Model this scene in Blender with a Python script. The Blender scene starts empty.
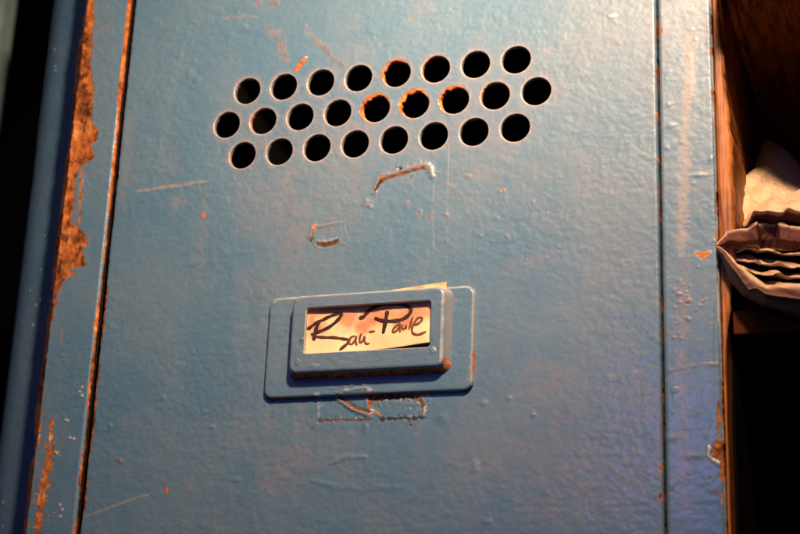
import bpy, bmesh, math, random
import numpy as np
from mathutils import Matrix, Vector

random.seed(7)
RNG = np.random.RandomState(11)
SC = bpy.context.scene
COL = SC.collection

# ---------------------------------------------------------------- camera model
FPX = 1483.789
CAM = np.array([0.18010863, -0.46239006, -0.22144211])
AX = np.array([[0.9432293148, 0.3298728981, 0.0387599119],
               [-0.0672826019, 0.3040434164, -0.9502792689],
               [-0.3252560702, 0.8937233960, 0.3089773136]])


def at(px, py, Y=0.0):
    """point on the plane y = Y that was measured at this place of the photograph"""
    d = np.array([(px - 400) / FPX, (py - 267) / FPX, 1.0]) @ AX
    return CAM + d * ((Y - CAM[1]) / d[1])


def xz(pts, Y=0.0):
    return np.array([at(a, b, Y)[[0, 2]] for a, b in pts])


MM = 0.001
PXM = 0.0004          # about one photo pixel on the door, in metres

# ---------------------------------------------------------------- noise
_LAT = RNG.rand(256, 256)


def noise(x, z, s, seed=0):
    """smooth value noise in -1..1, feature size s (metres)"""
    u = x / s + seed * 17.37 + 500
    v = z / s + seed * 9.71 + 500
    i = np.floor(u).astype(int); j = np.floor(v).astype(int)
    fu = u - i; fv = v - j
    fu = fu * fu * fu * (fu * (fu * 6 - 15) + 10); fv = fv * fv * fv * (fv * (fv * 6 - 15) + 10)
    i0, i1, j0, j1 = i % 256, (i + 1) % 256, j % 256, (j + 1) % 256
    a = _LAT[i0, j0] * (1 - fu) + _LAT[i1, j0] * fu
    b = _LAT[i0, j1] * (1 - fu) + _LAT[i1, j1] * fu
    return (a * (1 - fv) + b * fv) * 2 - 1


def fbm(x, z, s, seed=0, n=3):
    t = 0; a = 1
    for k in range(n):
        ca, sa = math.cos(.7 * k + .3), math.sin(.7 * k + .3)
        t = t + a * noise(x * ca - z * sa, x * sa + z * ca, s, seed + k * 3.1)
        s *= .5; a *= .55
    return t


def sstep(a, b, v):
    t = np.clip((v - a) / (b - a), 0, 1)
    return t * t * (3 - 2 * t)


def poly_dist(x, z, P):
    """distance to polyline P (n,2) and the parameter 0..1 along it"""
    best = np.full(x.shape, 1e9); par = np.zeros(x.shape)
    L = np.r_[0, np.cumsum(np.hypot(*np.diff(P, axis=0).T))]
    for k in range(len(P) - 1):
        a, b = P[k], P[k + 1]; d = b - a; l2 = (d @ d) + 1e-18
        t = np.clip(((x - a[0]) * d[0] + (z - a[1]) * d[1]) / l2, 0, 1)
        q = np.hypot(x - a[0] - t * d[0], z - a[1] - t * d[1])
        m = q < best
        best[m] = q[m]; par[m] = ((L[k] + t * (L[k + 1] - L[k])) / L[-1])[m]
    return best, par


class Field:
    """height (outwards, metres) and masks of wear and painted light or shade over the plane of the door"""

    def __init__(s, x, z, seed=0):
        s.x, s.z, s.seed = x, z, seed
        s.h = np.zeros(x.shape); s.rust = np.zeros(x.shape); s.stain = np.zeros(x.shape)
        s.light = np.zeros(x.shape); s.dirt = np.zeros(x.shape)
        s.nz = noise(x, z, 1.0 * MM, seed + 40) * .5 + noise(x, z, .5 * MM, seed + 41) * .5

    def base(s, amp=1.0):
        x, z, q = s.x, s.z, s.seed
        amp = amp * .82 * (.75 + .5 * sstep(-.5, .6, noise(x, z, 22 * MM, q + 15))) * (1 + .7 * sstep(.06, -.09, x))
        s.h += amp * (.034 * MM * fbm(x, z, 5.5 * MM, q, 2) + .040 * MM * noise(x + .0006 * noise(x, z, 3 * MM, q + 5), z * 1.25, 1.9 * MM, q + 2)
                      + .028 * MM * noise(x, z * 1.15, .95 * MM, q + 3))
        # low ripples of thick brushed paint
        r = np.clip(noise(x * .45, z * 1.5, 4 * MM, q + 8) - .35, 0, 1)
        s.h += amp * .08 * MM * r

    def _near(s, P, r):
        return ((s.x > P[:, 0].min() - r) & (s.x < P[:, 0].max() + r) &
                (s.z > P[:, 1].min() - r) & (s.z < P[:, 1].max() + r))

    def line(s, pts, w, h=0, rust=0, stain=0, light=0, taper=True, rough=.35, edge=0, Y=0, dirt=0):
        P = xz(pts, Y); w = w * PXM
        m = s._near(P, 4 * w + .001)
        if not m.any(): return
        x = s.x[m]; z = s.z[m]
        d, t = poly_dist(x, z, P)
        ww = w * (1 + rough * s.nz[m] * 1.6)
        if taper: ww = ww * (.35 + .65 * np.sin(np.pi * np.clip(t * .94 + .03, 0, 1)) ** .6)
        k = 1 - sstep(ww * .55, ww * 1.25, d)
        s.h[m] += h * MM * (1 - sstep(ww * .2, ww * 1.6, d)) * (1 + .5 * s.nz[m])
        if edge: s.h[m] += edge * MM * np.exp(-((d - ww * 1.5) / (ww * .5)) ** 2)
        s.rust[m] = np.maximum(s.rust[m], k * rust)
        s.stain[m] = np.maximum(s.stain[m], k * stain)
        s.light[m] = np.maximum(s.light[m], k * light)
        s.dirt[m] = np.maximum(s.dirt[m], k * dirt)

    def blob(s, px, py, rx, ry, h=0, rust=0, stain=0, light=0, soft=.5, rough=.5, Y=0, sc=None, dirt=0):
        c = at(px, py, Y); rx *= PXM; ry *= PXM
        P = np.array([[c[0] - rx, c[2] - ry], [c[0] + rx, c[2] + ry]])
        m = s._near(P, max(rx, ry) * 1.2)
        if not m.any(): return
        x = s.x[m]; z = s.z[m]
        q = np.hypot((x - c[0]) / rx, (z - c[2]) / ry)
        q = q + rough * .6 * noise(x, z, sc or max(rx, ry) * .8, s.seed + 60) + rough * .25 * noise(x, z, max(rx, ry) * .3, s.seed + 61)
        k = 1 - sstep(1 - soft, 1 + soft * .3, q)
        s.h[m] += h * MM * k
        s.rust[m] = np.maximum(s.rust[m], k * rust)
        s.stain[m] = np.maximum(s.stain[m], k * stain)
        s.light[m] = np.maximum(s.light[m], k * light)
        s.dirt[m] = np.maximum(s.dirt[m], k * dirt)

    def pimples(s, n, box, seed, r=(.25, .6), h=(.06, .17)):
        R = np.random.RandomState(seed)
        for _ in range(n):
            px, py = R.uniform(box[0], box[2]), R.uniform(box[1], box[3])
            c = at(px, py); rr = R.uniform(*r) ** 1.3 * MM; hh = R.uniform(*h) * MM
            m = (abs(s.x - c[0]) < rr * 3) & (abs(s.z - c[2]) < rr * 3)
            if not m.any(): continue
            e = R.uniform(.8, 1.6)
            q = ((s.x[m] - c[0]) / (rr * e)) ** 2 + ((s.z[m] - c[2]) / rr) ** 2
            s.h[m] += hh * np.exp(-q)

    def finish(s):
        """bare rust lies a paint film lower and is rough"""
        k = sstep(.35, .65, s.rust + .12 * s.nz)
        s.h = s.h * (1 - .55 * k) - .10 * MM * k
        s.h += k * (.12 * MM * fbm(s.x, s.z, 1.5 * MM, s.seed + 70, 3) + .06 * MM * np.clip(noise(s.x, s.z, .8 * MM, s.seed + 73), 0, 1))
        lip = sstep(.15, .38, s.rust) * (1 - sstep(.40, .6, s.rust))
        s.h += lip * .07 * MM


# ---------------------------------------------------------------- materials
class NT:
    def __init__(s, name):
        s.m = bpy.data.materials.new(name); s.m.use_nodes = True
        s.t = s.m.node_tree; s.t.nodes.clear()
        s.out = s.n('ShaderNodeOutputMaterial'); s.p = s.n('ShaderNodeBsdfPrincipled')
        s.l(s.p.outputs[0], s.out.inputs[0])

    def n(s, typ, **k):
        q = s.t.nodes.new(typ)
        for a, b in k.items(): setattr(q, a, b)
        return q

    def l(s, a, b): s.t.links.new(a, b)

    def attr(s, name): return s.n('ShaderNodeAttribute', attribute_name=name).outputs['Fac']

    def pos(s): return s.n('ShaderNodeNewGeometry').outputs['Position']

    def noise(s, scale, detail=3, rough=.55, vec=None, dist=0):
        q = s.n('ShaderNodeTexNoise'); q.inputs['Scale'].default_value = scale
        q.inputs['Detail'].default_value = detail; q.inputs['Roughness'].default_value = rough
        q.inputs['Distortion'].default_value = dist
        s.l(vec if vec is not None else s.pos(), q.inputs['Vector'])
        return q.outputs['Fac']

    def scaled(s, v):
        q = s.n('ShaderNodeVectorMath', operation='MULTIPLY'); q.inputs[1].default_value = v
        s.l(s.pos(), q.inputs[0]); return q.outputs[0]

    def math(s, op, a, b=None, c=None, clamp=False):
        q = s.n('ShaderNodeMath', operation=op, use_clamp=clamp)
        for i, v in enumerate((a, b, c)):
            if v is None: continue
            if isinstance(v, (int, float)): q.inputs[i].default_value = v
            else: s.l(v, q.inputs[i])
        return q.outputs[0]

    def rng(s, v, a, b, c=0., d=1.):
        q = s.n('ShaderNodeMapRange'); q.interpolation_type = 'SMOOTHSTEP'
        for i, k in zip((1, 2, 3, 4), (a, b, c, d)): q.inputs[i].default_value = k
        s.l(v, q.inputs[0]); return q.outputs[0]

    def ramp(s, v, stops):
        q = s.n('ShaderNodeValToRGB'); e = q.color_ramp.elements
        while len(e) < len(stops): e.new(.5)
        for k, (p, c) in zip(e, stops): k.position = p; k.color = (*c, 1)
        s.l(v, q.inputs[0]); return q.outputs[0]

    def mix(s, f, a, b):
        q = s.n('ShaderNodeMix', data_type='RGBA')
        for i, v in ((0, f), (6, a), (7, b)):
            if isinstance(v, (int, float)): q.inputs[i].default_value = v
            elif isinstance(v, tuple): q.inputs[i].default_value = (*v, 1)
            else: s.l(v, q.inputs[i])
        return q.outputs[2]

    def bump(s, h, dist, strength=1.0):
        q = s.n('ShaderNodeBump'); q.inputs['Distance'].default_value = dist
        q.inputs['Strength'].default_value = strength
        s.l(h, q.inputs['Height']); s.l(q.outputs[0], s.p.inputs['Normal'])

    def set(s, **k):
        for a, b in k.items():
            i = s.p.inputs[a.replace('_', ' ')]
            if isinstance(b, (int, float)): i.default_value = b
            elif isinstance(b, tuple): i.default_value = (*b, 1)
            else: s.l(b, i)
        return s.m


def painted_steel(name, blue_a, blue_b, stain_c):
    k = NT(name)
    big = k.noise(22, 4, .6)
    mid = k.noise(110, 4, .62, dist=.4)
    fine = k.noise(900, 3, .6)
    c = k.mix(k.rng(big, .36, .64), blue_a, blue_b)
    # warm grey rubbed zones, where the top coat has gone thin
    st = k.math('ADD', k.attr('stain'), k.math('MULTIPLY', k.rng(k.noise(14, 5, .62), .52, .80), .36), clamp=True)
    st = k.math('MULTIPLY', st, k.rng(k.noise(260, 5, .7), .36, .62, .15, 1.0))
    c = k.mix(st, c, stain_c)
    # specks of dust and flecks
    sp = k.rng(k.noise(1500, 1, .5), .70, .78)
    c = k.mix(k.math('MULTIPLY', sp, .3), c, (.46, .44, .40))
    c = k.mix(k.attr('light'), c, (.62, .55, .46))
    # rust
    rr = k.math('ADD', k.attr('rust'), k.math('MULTIPLY', k.math('SUBTRACT', k.noise(1300, 4, .65), .5), .5))
    rf = k.rng(rr, .40, .58)
    rv = k.math('ADD', k.math('MULTIPLY', k.noise(210, 6, .72, dist=.6), .75), k.math('MULTIPLY', k.noise(75, 2, .5), .30))
    rc = k.ramp(rv, [(.33, (.040, .015, .008)), (.42, (.20, .058, .016)), (.51, (.40, .120, .030)), (.60, (.62, .215, .052)), (.74, (.82, .47, .19))])
    c = k.mix(rf, c, rc)
    # the edge of the chipped film is a darker line
    ed = k.math('MULTIPLY', k.rng(rr, .20, .40), k.rng(rr, .40, .55, 1, 0))
    c = k.mix(k.math('MULTIPLY', ed, .45), c, (.10, .07, .05))
    c = k.mix(k.attr('dirt'), c, (.020, .010, .007))  # dark grime, and shade painted into grooves and the post gap
    ro = k.math('ADD', .40, k.math('MULTIPLY', mid, .12))
    ro = k.math('ADD', ro, k.math('MULTIPLY', st, .10))
    ro = k.math('ADD', ro, k.math('MULTIPLY', rf, .4), clamp=True)
    h = k.math('ADD', k.math('MULTIPLY', fine, .6), k.math('MULTIPLY', k.noise(2600, 2, .6), .25))
    h = k.math('ADD', h, k.math('MULTIPLY', k.math('MULTIPLY', rf, k.noise(1600, 5, .75)), 3.0))
    k.bump(h, .00010, .6)
    return k.set(Base_Color=c, Roughness=ro, Specular_IOR_Level=k.rng(rf, 0, 1, .68, .15), Coat_Weight=k.math('MULTIPLY', k.rng(rf, 0, 1, .36, 0), k.rng(mid, .3, .65, .5, 1)), Coat_Roughness=.20)


M_PAINT = painted_steel('blue_painted_steel', (.070, .164, .254), (.100, .182, .256), (.190, .180, .215))
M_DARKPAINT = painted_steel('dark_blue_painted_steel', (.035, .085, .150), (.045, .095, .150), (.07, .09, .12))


def plain(name, col, rough=.8, scale=200, var=.4, bump=.0001):
    k = NT(name)
    f = k.noise(scale, 4, .6)
    c = k.mix(f, tuple(v * (1 - var) for v in col), tuple(v * (1 + var) for v in col))
    k.bump(k.noise(scale * 5, 3, .6), bump, .6)
    return k.set(Base_Color=c, Roughness=rough)


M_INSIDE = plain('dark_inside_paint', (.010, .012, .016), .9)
M_PALE = plain('pale_grey_green_paint', (.17, .26, .27), .6, 60)


def ink():
    k = NT('brown_black_ink')
    f = k.math('ADD', k.attr('fade'), k.math('MULTIPLY', k.math('SUBTRACT', k.noise(700, 4, .6), .5), .6), clamp=True)
    return k.set(Base_Color=k.mix(f, (.016, .007, .005), (.20, .060, .018)), Roughness=.5)


M_INK = ink()
M_SHADEBLACK = plain('shade_black', (.0035, .0025, .002), 1.0, 90)  # near-black colour stands for the shade of unlit depths
M_SHADEBLACK.node_tree.nodes['Principled BSDF'].inputs['Specular IOR Level'].default_value = .05


def wood():
    k = NT('brown_varnished_wood')
    v = k.scaled((420, 60, 22))
    g = k.noise(1, 6, .65, v, .6)
    g2 = k.noise(1, 3, .6, k.scaled((1200, 600, 40)))
    c = k.ramp(k.math('ADD', k.math('MULTIPLY', g, .75), k.math('MULTIPLY', g2, .25)),
               [(.34, (.055, .014, .004)), (.46, (.22, .064, .011)), (.56, (.46, .150, .024)), (.66, (.30, .085, .014)), (.78, (.12, .032, .007))])
    k.bump(k.math('ADD', g, k.math('MULTIPLY', g2, .6)), .0004, .7)
    return k.set(Base_Color=c, Roughness=.55)


def paper(name, a, b, vein, rough=.75):
    k = NT(name)
    c = k.mix(k.rng(k.noise(70, 5, .6), .3, .7), a, b)
    f = k.noise(1, 3, .6, k.scaled((500, 500, 2600)))
    c = k.mix(k.math('MULTIPLY', k.rng(f, .52, .75), .35), c, vein)
    c = k.mix(k.attr('stain'), c, vein)
    c = k.mix(k.attr('print'), c, (.105, .036, .030))
    k.bump(k.math('ADD', f, k.math('MULTIPLY', k.noise(420, 5, .65), 1.2)), .00018, .6)
    return k.set(Base_Color=c, Roughness=rough, Specular_IOR_Level=.25)


M_WOOD = wood()
M_BROWN = plain('dark_brown_wood', (.075, .022, .007), 1.0, 160)
M_BROWN.node_tree.nodes['Principled BSDF'].inputs['Specular IOR Level'].default_value = .05

M_BAG = paper('kraft_paper', (.60, .42, .26), (.72, .53, .33), (.30, .16, .10))


def card_stock():
    k = NT('yellowed_card')
    c = k.mix(k.rng(k.noise(90, 5, .6), .3, .7), (.84, .58, .30), (.92, .72, .42))
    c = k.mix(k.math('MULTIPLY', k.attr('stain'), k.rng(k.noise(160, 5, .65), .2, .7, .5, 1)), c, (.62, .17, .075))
    k.bump(k.noise(500, 4, .6), .00008, .5)
    return k.set(Base_Color=c, Roughness=.6)


M_CARD = card_stock()

# ---------------------------------------------------------------- object helpers


def link(name, me, mat, parent=None):
    if mat is not None: me.materials.append(mat)
    o = bpy.data.objects.new(name, me); COL.objects.link(o)
    if parent is not None: o.parent = parent
    return o


def mesh_np(name, V, faces, attrs=None, mat=None, parent=None, smooth=True):
    """faces: list of (n,4) / (n,3) index arrays"""
    me = bpy.data.meshes.new(name)
    V = np.asarray(V, np.float32)
    loops = np.concatenate([f.ravel() for f in faces]).astype(np.int32)
    tot = np.concatenate([np.full(len(f), f.shape[1]) for f in faces]).astype(np.int32)
    start = np.r_[0, np.cumsum(tot)[:-1]].astype(np.int32)
    me.vertices.add(len(V)); me.vertices.foreach_set('co', V.ravel())
    me.loops.add(len(loops)); me.loops.foreach_set('vertex_index', loops)
    me.polygons.add(len(tot)); me.polygons.foreach_set('loop_start', start)
    me.polygons.foreach_set('loop_total', tot)
    me.polygons.foreach_set('use_smooth', np.full(len(tot), smooth))
    me.update(calc_edges=True); me.validate()
    for k, v in (attrs or {}).items():
        a = me.attributes.new(k, 'FLOAT', 'POINT'); a.data.foreach_set('value', np.asarray(v, np.float32))
    return link(name, me, mat, parent)


def thing(name, label, cat, loc=(0, 0, 0), group=None):
    o = bpy.data.objects.new(name, None); COL.objects.link(o)
    o.location = loc; o.empty_display_size = .05
    return tag(o, label, cat, group)


def tag(o, label, cat, group=None):
    o['label'] = label; o['category'] = cat
    if group: o['group'] = group
    return o


def boxes(name, L, mat, parent=None, bevel=.0006):
    """one mesh of bevelled boxes (x0,x1,y0,y1,z0,z1)"""
    bm = bmesh.new()
    for x0, x1, y0, y1, z0, z1 in L:
        r = bmesh.ops.create_cube(bm, size=1)
        bmesh.ops.scale(bm, verts=r['verts'], vec=(x1 - x0, y1 - y0, z1 - z0))
        bmesh.ops.translate(bm, verts=r['verts'], vec=((x0 + x1) / 2, (y0 + y1) / 2, (z0 + z1) / 2))
    if bevel:
        bmesh.ops.bevel(bm, geom=bm.edges[:], offset=bevel, segments=2, affect='EDGES', profile=.5)
    me = bpy.data.meshes.new(name); bm.to_mesh(me); bm.free()
    return link(name, me, mat, parent)


def bend_profile(xl, xr, y, r, backl, backr, fine, mid=None):
    """section of a folded steel strip seen from above: left wall, bend, face, bend, right wall -> (x,y,nx,ny)"""
    P = []
    for q in np.linspace(backl, r + .0004, max(2, int(backl / .0016))): P.append((xl, y + q, -1, 0))
    for a in np.linspace(0, math.pi / 2, 7): P.append((xl + r - r * math.cos(a), y + r - r * math.sin(a), -math.cos(a), -math.sin(a)))
    n0 = len(P)
    xs = mid if mid is not None else np.arange(xl + r + fine, xr - r - fine * .3, fine)
    for q in xs: P.append((q, y, 0, -1))
    n1 = len(P)
    for a in np.linspace(math.pi / 2, 0, 7): P.append((xr - r + r * math.cos(a), y + r - r * math.sin(a), math.cos(a), -math.sin(a)))
    for q in np.linspace(r + .0004, backr, max(2, int(backr / .0008))): P.append((xr, y + q, 1, 0))
    return np.array(P), n0, n1


def grid_faces(nc, nr):
    idx = np.arange(nc * nr).reshape(nr, nc)
    return np.stack([idx[:-1, :-1], idx[:-1, 1:], idx[1:, 1:], idx[1:, :-1]], -1).reshape(-1, 4), idx


D = .375 * MM
ZTOP, ZBOT = .118, -.330
zf = np.arange(-450, 181) * D                       # fine rows, -0.169 .. 0.0675
ZR = np.r_[np.linspace(ZBOT, zf[0] - .004, 30), zf, np.linspace(zf[-1] + .004, ZTOP, 12)]
ZOFF = 30 + 450                                      # row index of z = 0

DXL, DXR = -.1052, .1023
POSTL = (-.1279, -.1075)
POSTR = (.1031, .1213)

# ---------------------------------------------------------------- the locker
locker = thing('locker', 'blue painted steel locker with chipped rusty edges and a perforated door', 'locker', (0, .12, ZBOT - .012))
INV = Matrix.Translation(-Vector(locker.location))


def under(o, root=locker):
    """keep world coordinates of a part modelled in place"""
    o.matrix_parent_inverse = Matrix.Translation(-Vector(root.location)); return o


# ---- door
mids = np.arange(-279, 272) * D
mids = mids[(mids > DXL + .0014) & (mids < DXR - .0014)]
P, n0, n1 = bend_profile(DXL, DXR, 0, .0011, .012, .012, D, mids)
XOFF = n0 - int(round(mids[0] / D))
nc, nr = len(P), len(ZR)
X = np.tile(P[:, 0], nr); Y0 = np.tile(P[:, 1], nr); Z = np.repeat(ZR, nc)
quads, idx = grid_faces(nc, nr)
holes = [((2 * i - 7) * 20, 35) for i in range(8)] + [((2 * i - 8) * 20, 0) for i in range(9)] + [((2 * i - 7) * 20, -35) for i in range(8)]
MB = 17
keep = np.ones((nr - 1, nc - 1), bool)
drop_v = np.zeros(nc * nr, bool)
Vx, Vz, Vy, Nx, Ny, Hk = [X], [Z], [Y0], [np.tile(P[:, 2], nr)], [np.tile(P[:, 3], nr)], [np.ones(nc * nr)]
hole_rust = [np.zeros(nc * nr)]
extra = []
base_n = nc * nr
RUSTY = {4: .75, 12: .9, 13: 1.0, 14: .8, 3: .15, 11: .25, 5: .4, 0: .2, 9: .35, 15: .35, 17: .25, 18: .2, 1: .25}
for hi, (cx, cz) in enumerate(holes):
    ci, cj = cx + XOFF, cz + ZOFF
    keep[cj - MB:cj + MB, ci - MB:ci + MB] = False
    ring = [(ci + a, cj - MB) for a in range(-MB, MB)] + [(ci + MB, cj + a) for a in range(-MB, MB)] + \
           [(ci - a, cj + MB) for a in range(-MB, MB)] + [(ci - MB, cj - a) for a in range(-MB, MB)]
    prev = np.array([idx[j, i] for i, j in ring])
    px_ = X[prev] - cx * D; pz_ = Z[prev] - cz * D
    ang = np.arctan2(pz_, px_); R0 = np.hypot(px_, pz_)
    rust = RUSTY.get(hi, .08)
    # flakes of rust that narrow the upper left of some holes
    fl = rust * np.clip(.25 + .75 * np.cos(ang - 2.2), 0, 1)
    jag = fl * (.25 * MM + (.42 + .5 * (rust > .7)) * MM * np.clip(noise(np.cos(ang) * .004 + hi, np.sin(ang) * .004, .9 * MM, 3), -.6, 1))
    RO, RI = 5.85 * MM, 5.2 * MM
    rings = [(R0 + (RO - R0) * t, 0, 1, 0) for t in (.25, .5, .75, .9)]
    for a in np.linspace(0, math.pi / 2, 7):
        rings.append((RO - (RO - RI) * math.sin(a) - jag * math.sin(a) ** 2, (RO - RI) * .95 * (1 - math.cos(a)), math.cos(a), math.sin(a)))
    for dy in (.25, .5, .8, 1.1):
        rings.append((RI - jag * (1 - dy * .4), (RO - RI) * .95 + dy * MM, 0, 1))
    cnt = base_n + sum(len(e) for e in Vx[1:])
    for r, dy, hk, bend in rings:
        r = r * np.ones_like(ang)
        n = len(ang)
        Vx.append(cx * D + r * np.cos(ang)); Vz.append(cz * D + r * np.sin(ang)); Vy.append(np.full(n, dy))
        Nx.append(np.zeros(n)); Ny.append(np.full(n, -1.)); Hk.append(np.full(n, hk))
        ru = rust * bend * (.35 + .65 * np.clip(np.cos(ang - 2.4) + .5, 0, 1)) + .45 * (rust > .3) * (dy > .0007)
        ru = ru + .35 * noise(np.cos(ang) * .01 + hi, np.sin(ang) * .01 + dy, 1.6 * MM, 9) * (bend > .2)
        hole_rust.append(np.clip(ru, 0, 1) * np.ones(n))
        cur = np.arange(cnt, cnt + n); cnt += n
        extra.append(np.stack([prev, np.roll(prev, -1), np.roll(cur, -1), cur], -1))
        prev = cur
    # vertices strictly inside the square are unused
    ins = idx[cj - MB + 1:cj + MB, ci - MB + 1:ci + MB].ravel(); drop_v[ins] = True

x = np.concatenate(Vx); z = np.concatenate(Vz); y = np.concatenate(Vy)
nx = np.concatenate(Nx); ny = np.concatenate(Ny); hk = np.concatenate(Hk); hr = np.concatenate(hole_rust)
f = Field(x, z, 1); f.base()
f.pimples(100, (90, -10, 665, 545), 5, (.22, .5), (.04, .13))
f.pimples(26, (440, 190, 560, 260), 6, (.3, .6), (.1, .2))
# thick drops and runs
for q in [(236, 480, 5, 2.5), (205, 412, 4, 3), (212, 427, 4, 2), (163, 398, 3, 3), (152, 20, 5, 4), (193, 22, 5, 3), (167, 100, 5, 4), (190, 72, 5, 7), (197, 80, 5, 4), (180, 55, 4, 6),
          (475, 466, 4, 6), (443, 418, 6, 5), (366, 428, 3, 6), (488, 522, 5, 3), (533, 415, 3, 2), (509, 399, 3, 3), (484, 403, 4, 3), (250, 30, 9, 3), (231, 35, 4, 4), (245, 27, 4, 3)]:
    f.blob(*q, h=.22, soft=.9, rough=.2)
f.line([(330, 464), (345, 457), (366, 457)], 2.2, h=.2, rough=.1)
f.line([(310, 480), (340, 488), (400, 488)], 3, h=.12, rough=.1)

f.line([(346, 222), (355, 218), (362, 213)], 1.3, h=.08, rough=.1)
f.line([(341, 199), (345, 204), (350, 205), (356, 202)], 2, h=.10, rough=.1)
# scratches with rust
f.line([(136, 191), (160, 187.5), (185, 184), (207, 181)], 1.4, h=-.08, rust=.46, light=.40, edge=.08, rough=.6)
f.line([(198, 183), (203, 204), (204, 216)], 1.1, rust=.35, stain=.8)
f.blob(204, 215, 3, 3, rust=.9, h=.1)
f.line([(84, 517), (100, 511), (130, 500), (153, 493)], .8, h=-.05, rust=.42, light=.35)
f.blob(166, 490, 3.5, 5, rust=.55); f.blob(191, 483, 4, 7, stain=.9)
f.blob(110, 426, 2, 2, h=.25); f.blob(121, 461, 3, 3, rust=.5, h=.2)
f.line([(313, 38), (320, 44), (332, 57), (345, 67)], 3.2, stain=1, rust=.34, rough=.8)
f.line([(305, 25), (313, 37)], 3.5, stain=.9, rough=.8)
f.line([(297, 69), (304, 60)], 3.2, rust=.78, taper=False)
f.blob(305.5, 58, 2.2, 2.2, light=.8, h=.15)
f.line([(222, 18), (245, 16), (257, 17)], 2, stain=1); f.line([(270, 28), (280, 40), (287, 60)], 5, stain=1, rust=.32, rough=.9)
f.blob(273, 3, 7, 6, stain=1, rust=.36); f.blob(258, 3, 6, 5, stain=.9, rust=.3); f.blob(268, 28, 6, 4, stain=1, rust=.38)
f.blob(244, 26, 4, 2.5, stain=.9)
f.line([(449, 146), (448, 200), (446, 270)], .45, light=.20, h=-.02, rough=.6)
f.line([(434, 182), (433.5, 210), (434, 262)], .45, light=.18, h=-.02, rough=.6)
# peeled ridge above the name plate
f.line([(375, 192), (377, 187), (380, 181), (384, 176), (395, 173), (408, 169), (420, 165), (427, 165), (431, 169), (432, 175)], 2.2, h=.42, rust=.40, light=.14, stain=.9, taper=False, rough=.45, edge=.06)
f.line([(381, 182), (385, 179), (396, 175.5), (410, 171.5), (424, 168)], 1.2, dirt=.6, rust=.7, taper=False, rough=.9)
f.line([(375, 191), (378, 186), (381, 180)], 1.6, h=-.4, rust=.6, dirt=.9)
f.blob(400, 169, 2.4, 1.8, h=-.4, dirt=.95); f.blob(383, 176, 3, 3, rust=.6, light=.3, h=.3)
f.blob(420, 168, 7, 2.4, rust=.5, light=.2, h=.2)
f.line([(366, 200), (371, 207)], 3, h=.2, stain=.9)
f.blob(369, 206, 3, 2, stain=.9, rust=.35)
# peeled loop
f.line([(314, 226), (311, 232), (310, 237), (312, 241)], 1.5, h=.30, rust=.38, light=.14, taper=False, edge=.05)
f.line([(313, 228), (312, 236), (314, 241)], .9, rust=.6, dirt=.6)
f.blob(314.5, 226.5, 3, 2.6, rust=.7, light=.3, h=.3); f.blob(311, 239, 1.8, 2.6, dirt=.9, h=-.3)
f.line([(318, 244), (326, 245), (333, 244), (337, 241)], 1.9, h=-.35, rust=.6, dirt=.8, taper=False, edge=.12)
f.line([(318, 242), (327, 242), (336, 239)], 1.7, h=.35, rust=.44, light=.3)
f.line([(316, 227), (330, 224.5), (344, 222)], 1.1, h=.16, rust=.36, light=.15)
f.line([(337, 241), (346, 246), (348, 247)], 1.2, h=.12, rust=.5)
f.line([(344, 223), (345, 232), (347, 240)], 1.0, h=.08, rough=.1); f.line([(330, 225), (331, 231)], 1.6, rust=.5, stain=1)
f.line([(325, 222), (335, 218)], 1.6, stain=1, rust=.36)
for q in [(418, 213, 4, 4), (432, 215, 3, 5), (447, 216, 4, 4), (501, 191, 4, 2), (452, 186, 3, 2), (466, 176, 5, 2), (459, 195, 4, 2), (405, 203, 5, 2)]:
    f.blob(q[0], q[1], q[2] * .8, q[3] * .8, stain=1, rust=.36, h=.03, rough=1.4)
f.blob(501.5, 190.5, 3, 1.8, rust=.6, h=.3)
f.line([(505, 268), (540, 258), (590, 243), (612, 236)], 6, stain=.28, rough=1.2)
# old glue and torn paint under the name plate
f.line([(335, 396), (342, 402), (352, 409), (362, 413), (371, 416)], 1.8, h=.45, rust=.30, stain=.8, taper=False, rough=.25)
f.line([(338, 396), (346, 402), (358, 409), (370, 412)], 1.3, h=-.30, rust=.7, dirt=.75, taper=False)
f.line([(368, 396), (369.5, 402), (370, 410), (369, 419)], 1.5, h=.2, rust=.50, light=.30, taper=False, edge=.1)
f.blob(370, 404, 2.6, 3, rust=.75, light=.5); f.blob(371, 412, 3, 2.4, light=.8, h=.3)
f.line([(372, 412), (377, 412), (380, 416)], 1.6, h=.3, rust=.6)
f.line([(372, 399), (390, 397.5), (410, 397), (419, 399), (423, 404)], 2.8, h=-.25, rust=.55, dirt=.50, taper=False, edge=.16, rough=.8)
f.line([(372, 397), (395, 395.5), (414, 395.5), (423, 400), (425, 407), (424, 416)], 1.0, h=.35, light=.5, taper=False, rough=.9)
for a, b in (((318, 421), (370, 420)), ((381, 419.5), (424, 418))):
    n = 15 if a[0] < 350 else 14
    f.line([a, b], 1.2, h=-.30, rust=.5, dirt=.35 if a[0] < 350 else .95, taper=False, rough=1.1)
    for k in range(n):
        t = (k + random.uniform(-.3, .3)) / (n - 1)
        f.blob(a[0] + (b[0] - a[0]) * t, a[1] + (b[1] - a[1]) * t - 1.5 + random.uniform(-1, .6), random.uniform(.7, 1.7), random.uniform(.7, 1.4), h=random.uniform(.1, .35), light=random.choice((0, 0, 0, .6)), soft=.8)  # a few beads get a pale glint put into the colour
f.line([(318, 402), (318.5, 412), (318, 420)], .6, light=.3, h=.1, rough=1.2)
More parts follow.
